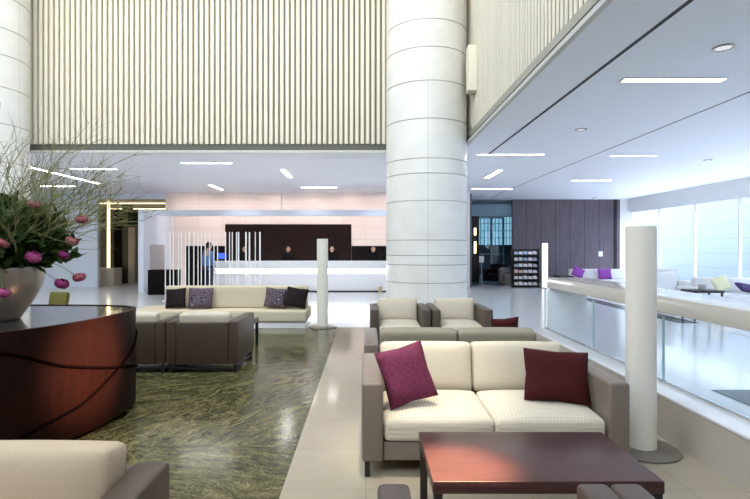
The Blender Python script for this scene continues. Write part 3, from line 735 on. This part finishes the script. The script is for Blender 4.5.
for x, y, z, r, pm, lb in FL:
    r *= .86
    o = thing('pink_flower', lb, 'flower', (x, y, z), 0, 'pink blooms of the arrangement')
    bm = new()
    for cnt, R_, lo, hi, wd in ((4, .55, -1.2, 1.45, .95), (6, .80, -1.25, 1.0, .75), (8, 1.0, -1.3, .5, .6)):
        for i in range(cnt):
            a0 = 2 * PI * i / cnt + rnd.uniform(-.2, .2); rows = []; top = hi + rnd.uniform(-.2, .15)
            for j in range(7):
                q = j / 6; th = lo + (top - lo) * q; ww = wd * (.35 + .65 * math.sin(PI * min(1, .15 + .75 * q))); row = []
                for k in range(5):
                    a = a0 + ww * (k - 2) / 2 * 1.1; rr = r * R_ * (1 + .05 * (abs(k - 2) - 1) + rnd.uniform(-.03, .03) + .10 * q)
                    row.append(bm.verts.new((rr * math.cos(th) * math.cos(a), rr * math.cos(th) * math.sin(a), rr * math.sin(th) * .82 - .06 * r * (k - 2) ** 2 * q)))
                rows.append(row)
            for j in range(6):
                for k in range(4): bm.faces.new((rows[j][k], rows[j][k + 1], rows[j + 1][k + 1], rows[j + 1][k]))
    obj('petals', bm, pm, o, 80).rotation_euler = (rnd.uniform(-.2, .7), rnd.uniform(-.3, .6), 0)
    bm = new(); lathe(bm, [(.001, -r * .1), (r * .2, 0), (r * .24, r * .15), (r * .12, r * .24), (.001, r * .26)], 10, cap=False); obj('flower_centre', bm, 'petal_magenta', o)
    bm = new(); h = Vector((PX - x + rnd.uniform(-.08, .16), PY - y + rnd.uniform(-.1, .1), ZM + .035 - z)); b0_ = Vector((0, 0, -r * .35))
    mid = h * .45 + Vector((0, 0, .16 if z < 1.5 else .03))
    pts = [((1 - s) ** 2) * b0_ + 2 * s * (1 - s) * mid + s * s * h for s in [i / 8 for i in range(9)]]
    tube(bm, pts, .0025, 5); obj('stem', bm, 'stem_green', o)

# olive chair behind the desk
oc = thing('lounge_chair', 'olive green chair half hidden behind the metal pot', 'chair', (-4.40, 6.7, 0), -.25)
bl = lambda p, u, v, w: p
bm = new(); rbox(bm, (-.3, -.3, .34), (.3, .28, .44), .04, 3); obj('seat', bm, 'olive', oc)
bm = new(); rbox(bm, (-.15, .24, .44), (.15, .32, .93), .03, 3, None, Matrix.Translation((0, 0, .44)) @ Matrix.Rotation(math.radians(-10), 4, 'X') @ Matrix.Translation((0, 0, -.44))); obj('backrest', bm, 'olive', oc)
for sx in (-1, 1):
    for sy in (-1, 1): bm = new(); tube(bm, [(sx * .24, sy * .22, .35), (sx * .27, sy * .26, 0)], [.016, .012], 8); obj('leg', bm, 'chrome', oc)

# ------------------------------------------------------------------ white rods
rd = thing('rod_screen', 'row of slender white vertical rods behind the cream bench', 'sculpture', (-4.3, 14.0, 0))
bm = new(); rbox(bm, (-1.36, -.12, 0), (1.4, .12, .03), .006); obj('base_plate', bm, 'white_lacquer', rd)
for px in (165.8, 170, 173, 178.5, 182, 184.8, 188.4, 193.8, 198.3, 202, 205.5, 209, 213.7, 218, 225.4, 230, 232.3, 236, 239, 246, 249, 255.7, 260):
    r = .014 if px not in (246, 249, 260, 239, 166) else .022
    bm = new(); lathe(bm, [(r, .03), (r, 1.92), (r * .7, 1.935)], 10); x = (px - 366) * .028 + 4.3
    obj('rod', bm, 'rod_white', rd, loc=(x, random.uniform(-.06, .06), 0))
bm = new(); rbox(bm, (-.45, -.2, 0), (.45, .2, .76), .01); rbox(bm, (-.46, -.21, .762), (.46, .21, .79), .004)
tag(obj('low_cabinet', bm, 'black_band', loc=(-6.45, 16.0, 0)), 'low black cabinet behind the left rods', 'cabinet')

# ------------------------------------------------------------------ reception counter
rc = thing('reception_counter', 'long white reception counter with a glowing strip', 'counter', (-1.5, 16.8, 0))
x0, x1 = -3.64, 4.3
bm = new(); rbox(bm, (x0 + .05, .06, 0), (x1 - .05, .6, .05), .004); obj('toe_kick', bm, 'slot_black', rc)
bm = new(); rbox(bm, (x0, 0, .05), (x1, .66, .635), .004); obj('front_panel', bm, 'white_lacquer', rc)
bm = new(); rbox(bm, (x0 + .01, .03, .637), (x1 - .01, .6, .778), .004); obj('light_band', bm, 'light_counter', rc)
bm = new(); rbox(bm, (x0, 0, .78), (x1, .66, 1.045), .004); obj('counter_top', bm, 'white_lacquer', rc)
bm = new(); rbox(bm, (x0, -.06, .0), (1.93, -.02, .045), .006); obj('foot_rail', bm, 'dark_frame', rc)
bm = new(); lathe(bm, [(.06, 0), (.06, .18), (.05, .2)], 16, 1.98, -.06); obj('rail_post', bm, 'brass', rc)
# monitors on the counter
def monitor(x, label):
    o = thing('monitor', label, 'monitor', (x, 17.25, 1.0455), 0, 'monitors on the reception counter')
    bm = new(); rbox(bm, (-.09, -.05, 0), (.09, .05, .012), .003); obj('foot', bm, 'dark_frame', o)
    bm = new(); rbox(bm, (-.02, -.01, .012), (.02, .01, .06), .002); obj('neck', bm, 'dark_frame', o)
    bm = new(); rbox(bm, (-.17, -.012, .06), (.17, .012, .27), .003); obj('housing', bm, 'screen_black', o)
    bm = new(); box(bm, (-.16, -.0145, .07), (.16, -.0125, .26)); obj('screen', bm, 'screen_blue', o)
monitor(-4.97, 'blue lit screen at the left end of the reception counter')

# ------------------------------------------------------------------ people
def eval_mesh(o):
    dg = bpy.context.evaluated_depsgraph_get(); return bpy.data.meshes.new_from_object(o.evaluated_get(dg))
def skin_mesh(chains, verts, sub=1, root=0):
    """verts: name -> (pos, r); chains: list of name lists"""
    names = list(verts); idx = {n_: i for i, n_ in enumerate(names)}
    me = bpy.data.meshes.new('sk'); ed = []
    for c in chains: ed += [(idx[a], idx[b]) for a, b in zip(c, c[1:])]
    me.from_pydata([verts[n_][0] for n_ in names], ed, [])
    o = bpy.data.objects.new('sk', me); COL.objects.link(o)
    md = o.modifiers.new('s', 'SKIN')
    for i, n_ in enumerate(names):
        r = verts[n_][1]; r = r if isinstance(r, tuple) else (r, r)
        sv = me.skin_vertices[0].data[i]; sv.radius = r; sv.use_root = (i == root)
    s2 = o.modifiers.new('u', 'SUBSURF'); s2.levels = s2.render_levels = sub
    res = eval_mesh(o); bpy.data.objects.remove(o); return res
def remesh_union(meshes, vox):
    bm = bmesh.new()
    for m_ in meshes: bm.from_mesh(m_)
    me = bpy.data.meshes.new('u'); bm.to_mesh(me); bm.free()
    o = bpy.data.objects.new('u', me); COL.objects.link(o)
    r = o.modifiers.new('r', 'REMESH'); r.mode = 'VOXEL'; r.voxel_size = vox; r.use_smooth_shade = True
    s = o.modifiers.new('s', 'SMOOTH'); s.factor = .5; s.iterations = 3
    res = eval_mesh(o); bpy.data.objects.remove(o); return res
def ell(c, r, seg=20):
    bm = bmesh.new(); bmesh.ops.create_uvsphere(bm, u_segments=seg, v_segments=seg // 2 + 2, radius=1)
    for v in bm.verts: v.co = Vector((v.co.x * r[0] + c[0], v.co.y * r[1] + c[1], v.co.z * r[2] + c[2]))
    me = bpy.data.meshes.new('e'); bm.to_mesh(me); bm.free(); return me
def figure(arm):
    """faces -Y, height about 1.66; arm = 'side' or 'front' (hands forward over a desk)"""
    V = {'pel': ((0, 0, .93), (.15, .10)), 'wai': ((0, 0, 1.07), (.125, .09)), 'che': ((0, 0, 1.25), (.15, .105)), 'nek0': ((0, .01, 1.38), (.075, .07)), 'nek1': ((0, 0, 1.46), .052), 'hd': ((0, -.01, 1.53), .06)}
    ch = [['pel', 'wai', 'che', 'nek0', 'nek1', 'hd']]
    for s, n_ in ((-1, 'L'), (1, 'R')):
        V['hip' + n_] = ((s * .085, 0, .86), .088); V['kne' + n_] = ((s * .095, -.01, .48), .058); V['ank' + n_] = ((s * .10, .02, .09), .038); V['toe' + n_] = ((s * .115, -.13, .035), .032)
        ch.append(['pel', 'hip' + n_, 'kne' + n_, 'ank' + n_, 'toe' + n_])
        V['sho' + n_] = ((s * .17, .01, 1.34), .055)
        if arm == 'side': e, w_, h = (s * .22, .02, 1.07), (s * .23, -.04, .84), (s * .23, -.06, .76)
        else: e, w_, h = (s * .22, .03, 1.09), (s * .16, -.19, 1.10), (s * .145, -.27, 1.10)
        V['elb' + n_] = (e, .042); V['wri' + n_] = (w_, .028); V['pal' + n_] = (h, (.036, .02))
        ch.append(['che', 'sho' + n_, 'elb' + n_, 'wri' + n_, 'pal' + n_])
        dv = (Vector(h) - Vector(w_)).normalized(); sv = Vector((1, 0, 0)) if arm == 'front' else Vector((0, 1, 0))
        up = Vector((0, 0, -1)) if arm == 'front' else Vector((-s, 0, 0))
        for f, (o_, L) in enumerate(((-.030, .065), (-.010, .075), (.010, .070), (.030, .055))):
            a = Vector(h) + sv * o_ + dv * .035; b = a + dv * L * .5 + up * .004; c = a + dv * L + up * .016
            V['f%d%s' % (f, n_)] = (a, .009); V['g%d%s' % (f, n_)] = (b, .0085); V['t%d%s' % (f, n_)] = (c, .0075)
            ch.append(['pal' + n_, 'f%d%s' % (f, n_), 'g%d%s' % (f, n_), 't%d%s' % (f, n_)])
        th = -1 if arm == 'side' else -s
        a = Vector(h) + sv * th * .04 - dv * .01; b = a + sv * th * .02 + dv * .035 + up * .01
        V['h0' + n_] = (a, .010); V['h1' + n_] = (b, .0085); ch.append(['pal' + n_, 'h0' + n_, 'h1' + n_])
    body = skin_mesh(ch, V, 2)
    head = ell((0, -.015, 1.555), (.076, .095, .112)); jaw = ell((0, -.045, 1.49), (.052, .055, .05)); nose = ell((0, -.113, 1.54), (.013, .02, .022), 10)
    ears = [ell((s * .078, 0, 1.545), (.012, .02, .03), 10) for s in (-1, 1)]; lips = ell((0, -.096, 1.492), (.024, .012, .010), 10)
    return remesh_union([body, head, jaw, nose, lips] + ears, .0065), V
def shell(V, names, chains, grow_, shorten=None):
    vv = {}
    for n_ in names:
        p, r = V[n_]; r = r if isinstance(r, tuple) else (r, r); vv[n_] = (p, (r[0] + grow_, r[1] + grow_))
    return skin_mesh(chains, vv, 2)
def me_obj(name, me, m, parent):
    o = bpy.data.objects.new(name, me); COL.objects.link(o); me.materials.clear(); me.materials.append(M[m]); o.parent = parent
    me.polygons.foreach_set('use_smooth', [True] * len(me.polygons)); return o
def person(label, loc, rz, arm, top, bottom, hair):
    body, V = figure(arm); o = thing('person', label, 'person', loc, rz)
    me_obj('body', body, 'skin', o)
    V['cuffL'] = (Vector(V['elbL'][0]).lerp(Vector(V['wriL'][0]), .85), .032); V['cuffR'] = (Vector(V['elbR'][0]).lerp(Vector(V['wriR'][0]), .85), .032)
    V['coll'] = ((0, .005, 1.41), (.06, .056)); V['hem'] = ((0, 0, .86), (.165, .115))
    j = shell(V, ['pel', 'hem', 'wai', 'che', 'coll', 'shoL', 'elbL', 'cuffL', 'shoR', 'elbR', 'cuffR'], [['pel', 'hem'], ['pel', 'wai', 'che', 'coll'], ['che', 'shoL', 'elbL', 'cuffL'], ['che', 'shoR', 'elbR', 'cuffR']], .012)
    me_obj('jacket', j, top, o)
    t_ = shell(V, ['pel', 'hipL', 'kneL', 'ankL', 'hipR', 'kneR', 'ankR'], [['pel', 'hipL', 'kneL', 'ankL'], ['pel', 'hipR', 'kneR', 'ankR']], .012)
    me_obj('trousers', t_, bottom, o)
    for s in ('L', 'R'):
        p = V['toe' + s][0]; bm = new(); rbox(bm, (p[0] - .045, p[1] - .035, 0), (p[0] + .045, .075, .075), .03, 3, lambda q, u, v, w: q - Vector((0, 0, .02 * max(0, -v) if w > 0 else 0))); obj('shoe', bm, 'hair', o, 80)
    hm = [ell((0, .005, 1.575), (.086, .10, .108))]
    if hair == 'bun': hm.append(ell((0, .115, 1.57), (.045, .04, .045)))
    elif hair == 'long': hm += [ell((0, .055, 1.48), (.085, .05, .12))]
    bmh = bmesh.new()
    for h_ in hm: bmh.from_mesh(h_)
    for v in bmh.verts:                                             # fringe line: the hair stops above the face
        if v.co.y < -.03 and v.co.z < 1.60: v.co.y = max(v.co.y, -.03)
    obj('hair', bmh, 'hair', o, 80)
    for s in (-1, 1):
        bm = new(); bmesh.ops.create_uvsphere(bm, u_segments=10, v_segments=8, radius=.011, matrix=Matrix.Translation((s * .031, -.099, 1.555))); obj('eye', bm, 'hair', o, 80)
    return o
person('person in a blue top standing at the left end of reception behind the rods', (-5.0, 15.9, 0), 2.6, 'side', 'uniform_blue', 'trouser', 'short')
S_ = .925
for x, lb, hr in ((-4.36, 'receptionist in black half hidden behind the white rods', 'bun'), (-2.79, 'receptionist in black in front of the middle of the dark wood panel', 'bun'), (-1.22, 'receptionist in black beside the top of the bench lamp', 'short'), (.26, 'receptionist in black nearest the round column', 'bun')):
    o = person(lb, (x, 17.95, 0), random.uniform(-.3, .3), 'front', 'uniform_black', 'uniform_black', hr)
    o['group'] = 'staff behind the reception counter'; o.scale = (S_, S_, S_)

# ------------------------------------------------------------------ magazine rack
mr = thing('magazine_rack', 'black stepped magazine rack standing before the wood wall', 'rack', (5.98, 18.85, 0))
bm = new(); rbox(bm, (-.47, .16, 0), (.47, .2, 1.44), .004); obj('back_panel', bm, 'black_metal', mr)
for s in (-1, 1):
    bm = new(); rbox(bm, (s * .47 - .015, -.22, 0), (s * .47 + .015, .16, 1.44), .004); obj('side_panel', bm, 'black_metal', mr)
RN = ['lowest', 'fifth', 'fourth', 'third', 'second', 'top']
for r in range(6):
    z = .06 + r * .23; bm = new(); box(bm, (-.45, -.19, z), (.45, .15, z + .012)); box(bm, (-.45, -.20, z), (.45, -.19, z + .035)); obj('shelf', bm, 'black_metal', mr)
    for k in range(5):
        if r == 0 and k in (0, 3): pass
        h = random.uniform(.13, .17); w = .15; bm = new(); rbox(bm, (-w / 2, -.004, 0), (w / 2, .004, h), .002)
        mg = obj('magazine', bm, random.choice(['paper', 'paper', 'paper', 'paper', 'paper_blue']) if not (r == 2 and k < 2) else 'paper_pink')
        tag(mg, ('pinkish magazine on the fourth row of the black rack' if (r == 2 and k < 2) else 'magazine on the %s row of the black rack counted from the top' % ('sixth' if r == 0 else 'first' if r == 5 else RN[r])), 'magazine', 'magazines on row %d of the rack' % (6 - r) if not (r == 2 and k < 2) else 'pinkish magazines of the rack')
        mg.location = (5.98 - .36 + k * .18, 18.85 - .145, z + .014); mg.rotation_euler = (math.radians(-32), 0, 0)

# ------------------------------------------------------------------ lounge by the windows
def lounge_sofa(label, W, loc, rz, m='white_fabric'):
    o = thing('lounge_sofa', label, 'sofa', loc, rz, 'white lounge sofas by the windows')
    bm = new(); rbox(bm, (-W / 2, -.4, .1), (W / 2, .4, .38), .03, 2); obj('seat', bm, m, o)
    bm = new(); rbox(bm, (-W / 2, .22, .383), (W / 2, .4, .74), .03, 2); obj('backrest', bm, m, o)
    for sx in (-1, 1):
        for sy in (-1, 1):
            a, b = sx * (W / 2 - .08), sy * .32; obj('leg', B(((a - .02, b - .02, 0), (a + .02, b + .02, .1))), 'chrome', o)
    return o
lounge_sofa('white lounge sofa before the wood wall with purple cushions', 1.9, (8.15, 17.4, 0), 0)
lounge_sofa('long white lounge sofa along the windows at the right', 2.6, (9.6, 12.3, 0), -.15)
def lounge_chair(label, loc, rz):
    o = thing('lounge_armchair', label, 'armchair', loc, rz, 'cream lounge chairs by the windows')
    bm = new(); rbox(bm, (-.36, -.36, .12), (.36, .36, .42), .04, 2); obj('seat', bm, 'white_fabric', o)
    bm = new(); rbox(bm, (-.36, .2, .423), (.36, .36, .92), .05, 2); obj('backrest', bm, 'white_fabric', o)
    for sx in (-1, 1):
        bm = new(); rbox(bm, (sx * .41 - .045, -.36, .12), (sx * .41 + .045, .36, .60), .03, 2); obj('armrest', bm, 'white_fabric', o)
        for sy in (-1, 1): obj('leg', B(((sx * .32 - .02, sy * .3 - .02, 0), (sx * .32 + .02, sy * .3 + .02, .12))), 'chrome', o)
    return o
lounge_chair('cream lounge chair right behind the big floor lamp', (7.05, 11.5, 0), .3)
lounge_chair('cream lounge chair beside the small dark table by the windows', (8.3, 13.6, 0), .1)
G = 'bright cushions in the window lounge'
cushion('tilted purple cushion at the left end of the far lounge sofa', 'purple', .42, .36, .12, (7.32, 17.37, .475), (-14, 24, 0), 12, G)
cushion('plump purple cushion near the right end of the far lounge sofa', 'purple', .48, .38, .14, (8.32, 17.38, .40), (-14, 0, 0), 13, G)
cushion('pale yellow cushion on the long window sofa', 'yellow_cream', .4, .36, .12, (8.75, 12.22, .455), (-14, -18, 0), 14, G)
cushion('dark violet cushion lying on the long window sofa', 'dark_purple', .44, .36, .12, (9.25, 12.02, .425), (-60, 10, 0), 15, G)
def side_table(label, loc, W, D, z, m):
    o = thing('side_table', label, 'table', loc, 0, 'small tables in the window lounge')
    bm = new(); rbox(bm, (-W / 2, -D / 2, z - .05), (W / 2, D / 2, z), .004); obj('table_top', bm, m, o)
    for sx in (-1, 1):
        for sy in (-1, 1): obj('leg', B(((sx * (W / 2 - .03) - .015, sy * (D / 2 - .03) - .015, 0), (sx * (W / 2 - .03) + .015, sy * (D / 2 - .03) + .015, z - .05))), 'black_metal', o)
side_table('dark side table at the left end of the far lounge sofa', (6.72, 17.0, 0), .5, .5, .55, 'dark_frame')
side_table('dark low table in front of the long window sofa', (7.0, 10.42, 0), .62, .45, .62, 'dark_frame')
side_table('dark table at the right edge by the windows', (8.9, 10.4, 0), 1.0, .5, .72, 'dark_frame')
bm = new(); rbox(bm, (-.06, -.05, 0), (.06, .05, .12), .01); tag(obj('small_box', bm, 'grey_door', loc=(7.0, 10.42, .621)), 'small grey box on the dark low table by the windows', 'box')

# corridor furniture
ca = thing('armchair', 'dark armchair inside the corridor beyond the column', 'armchair', (5.45, 20.9, .005), -.6)
bm = new(); rbox(bm, (-.36, -.34, .1), (.36, .34, .42), .04, 2); obj('seat', bm, 'black_fabric', ca)
bm = new(); rbox(bm, (-.36, .2, .423), (.36, .34, .80), .05, 2); obj('backrest', bm, 'black_fabric', ca)
for sx in (-1, 1):
    bm = new(); rbox(bm, (sx * .41 - .045, -.34, .1), (sx * .41 + .045, .34, .60), .03, 2); obj('armrest', bm, 'black_fabric', ca)
    for sy in (-1, 1): obj('leg', B(((sx * .32 - .02, sy * .3 - .02, 0), (sx * .32 + .02, sy * .3 + .02, .1))), 'chrome', ca)
pf = thing('round_armchair', 'rounded grey tub chair beside the magazine rack', 'armchair', (5.72, 19.95, .005), .4)
bm = new(); lathe(bm, [(.02, 0), (.33, 0), (.36, .05), (.38, .34), (.36, .40), (.3, .42), (.02, .42)], 32, cap=False); obj('seat', bm, 'pouf_grey', pf)
bm = new(); n_ = 20; rows = []
for i in range(n_ + 1):
    a = -.2 + (PI + .4) * i / n_; h = .70 - .12 * abs(i / n_ - .5) * 2
    rows.append([bm.verts.new((rr * math.cos(a), rr * math.sin(a), z)) for rr, z in ((.385, .1), (.43, .1), (.43, h - .03), (.408, h), (.385, h - .03))])
for a, b in zip(rows, rows[1:]):
    for k in range(5): bm.faces.new((a[k], a[(k + 1) % 5], b[(k + 1) % 5], b[k]))
bm.faces.new(rows[0]); bm.faces.new(list(reversed(rows[-1]))); obj('backrest', bm, 'pouf_grey', pf)
ss = thing('sign_stand', 'small white sign on a thin stand in the corridor', 'sign', (4.76, 20.6, .005))
bm = new(); lathe(bm, [(.14, 0), (.14, .012), (.02, .02)], 20); obj('base', bm, 'chrome', ss)
bm = new(); lathe(bm, [(.012, .02), (.012, .88)], 10); obj('pole', bm, 'chrome', ss)
bm = new(); rbox(bm, (-.1, -.01, .88), (.1, .01, 1.14), .004); obj('panel', bm, 'paper', ss)

# ------------------------------------------------------------------ light
w = bpy.data.worlds.new('sky'); SC.world = w; w.use_nodes = True
nt = w.node_tree; bg = nt.nodes['Background']
tc = nt.nodes.new('ShaderNodeTexCoord'); sp = nt.nodes.new('ShaderNodeSeparateXYZ'); rp = nt.nodes.new('ShaderNodeValToRGB')
nt.links.new(tc.outputs['Generated'], sp.inputs[0]); nt.links.new(sp.outputs['Z'], rp.inputs['Fac'])
rp.color_ramp.elements[0].position = 0; rp.color_ramp.elements[0].color = (.88, .94, 1, 1); rp.color_ramp.elements[1].position = 1; rp.color_ramp.elements[1].color = (.78, .88, 1, 1)
nt.links.new(rp.outputs['Color'], bg.inputs['Color']); bg.inputs['Strength'].default_value = 3.2

def spot(name, loc, target, power, color, angle, blend=.6, size=.08):
    l = bpy.data.lights.new(name, 'SPOT'); l.energy = power; l.color = color; l.spot_size = math.radians(angle); l.spot_blend = blend; l.shadow_soft_size = size
    o = bpy.data.objects.new(name, l); COL.objects.link(o); o.location = loc
    o.rotation_euler = (Vector(target) - Vector(loc)).to_track_quat('-Z', 'Y').to_euler(); return o
WARM = (1, .84, .62)
spot('spot_sofa', (.3, 2.9, 8.5), (.42, 3.75, .4), 1100, (1, .90, .74), 12, .8)
spot('spot_table', (.6, 2.6, 8.5), (.45, 2.50, .4), 14000, (1, .6, .35), 5, .9)
spot('spot_desk', (1.95, 3.3, 3.5), (-2.2, 4.0, .60), 4200, (1, .60, .36), 11, 1.0)
spot('spot_marble', (-1.6, 4.0, 8.8), (-1.4, 4.3, 0), 260, WARM, 26, .8)
spot('spot_bench', (-2.5, 8.2, 8.8), (-2.6, 9.8, .4), 700, WARM, 26, .8)
spot('spot_walk', (.2, 4.4, 8.8), (.2, 4.6, 0), 250, WARM, 26, .8)
for k in range(6):
    spot('spot_slats', (-6.5 + k * 1.6, 7.4, 8.8), (-6.5 + k * 1.6, YS, 5.0), 80, (1, .88, .66), 75, .9)  # unseen spots added to light the slats warmly
sun = bpy.data.lights.new('sun', 'SUN'); sun.energy = 6; sun.color = (1, .96, .9); sun.angle = math.radians(1)
so = bpy.data.objects.new('sun', sun); COL.objects.link(so); so.rotation_euler = Vector((-.5, .08, -.866)).to_track_quat('-Z', 'Y').to_euler()
spot('spot_corridor', (5.4, 24.0, 3.4), (5.4, 24.2, 0), 120, (.75, .88, 1), 120, .9)  # unseen spot added to brighten the corridor
def area(name, loc, rot, sx, sy, power, color):
    l = bpy.data.lights.new(name, 'AREA'); l.shape = 'RECTANGLE'; l.size = sx; l.size_y = sy; l.energy = power; l.color = color
    o = bpy.data.objects.new(name, l); COL.objects.link(o); o.location = loc; o.rotation_euler = rot; return o
for k in range(6):      # wall washers over reception
    spot('spot_wall_wash', (-6.6 + k * 1.5, YB - 1.5, CZ - .03), (-6.6 + k * 1.5, YB, 2.0), 40, (1, .84, .76), 110, .8)
for k in range(3):
    spot('spot_counter', (-4 + k * 2.2, 15.6, CZ - .03), (-4 + k * 2.2, 16.9, .6), 34, (.90, .94, 1), 80, .9)

# ------------------------------------------------------------------ camera
cam = bpy.data.cameras.new('camera'); cam.sensor_width = 36; cam.lens = 24; cam.sensor_fit = 'HORIZONTAL'
cam.shift_x = 9 / 750; cam.shift_y = -2 / 750; cam.clip_start = .05; cam.clip_end = 200
co = bpy.data.objects.new('camera', cam); COL.objects.link(co); co.location = (0, 0, 1.5); co.rotation_euler = (PI / 2, 0, 0); SC.camera = co
vs = SC.view_settings; vs.view_transform = 'Standard'; vs.look = 'None'; vs.gamma = 1; vs.exposure = .88; vs.use_curve_mapping = False
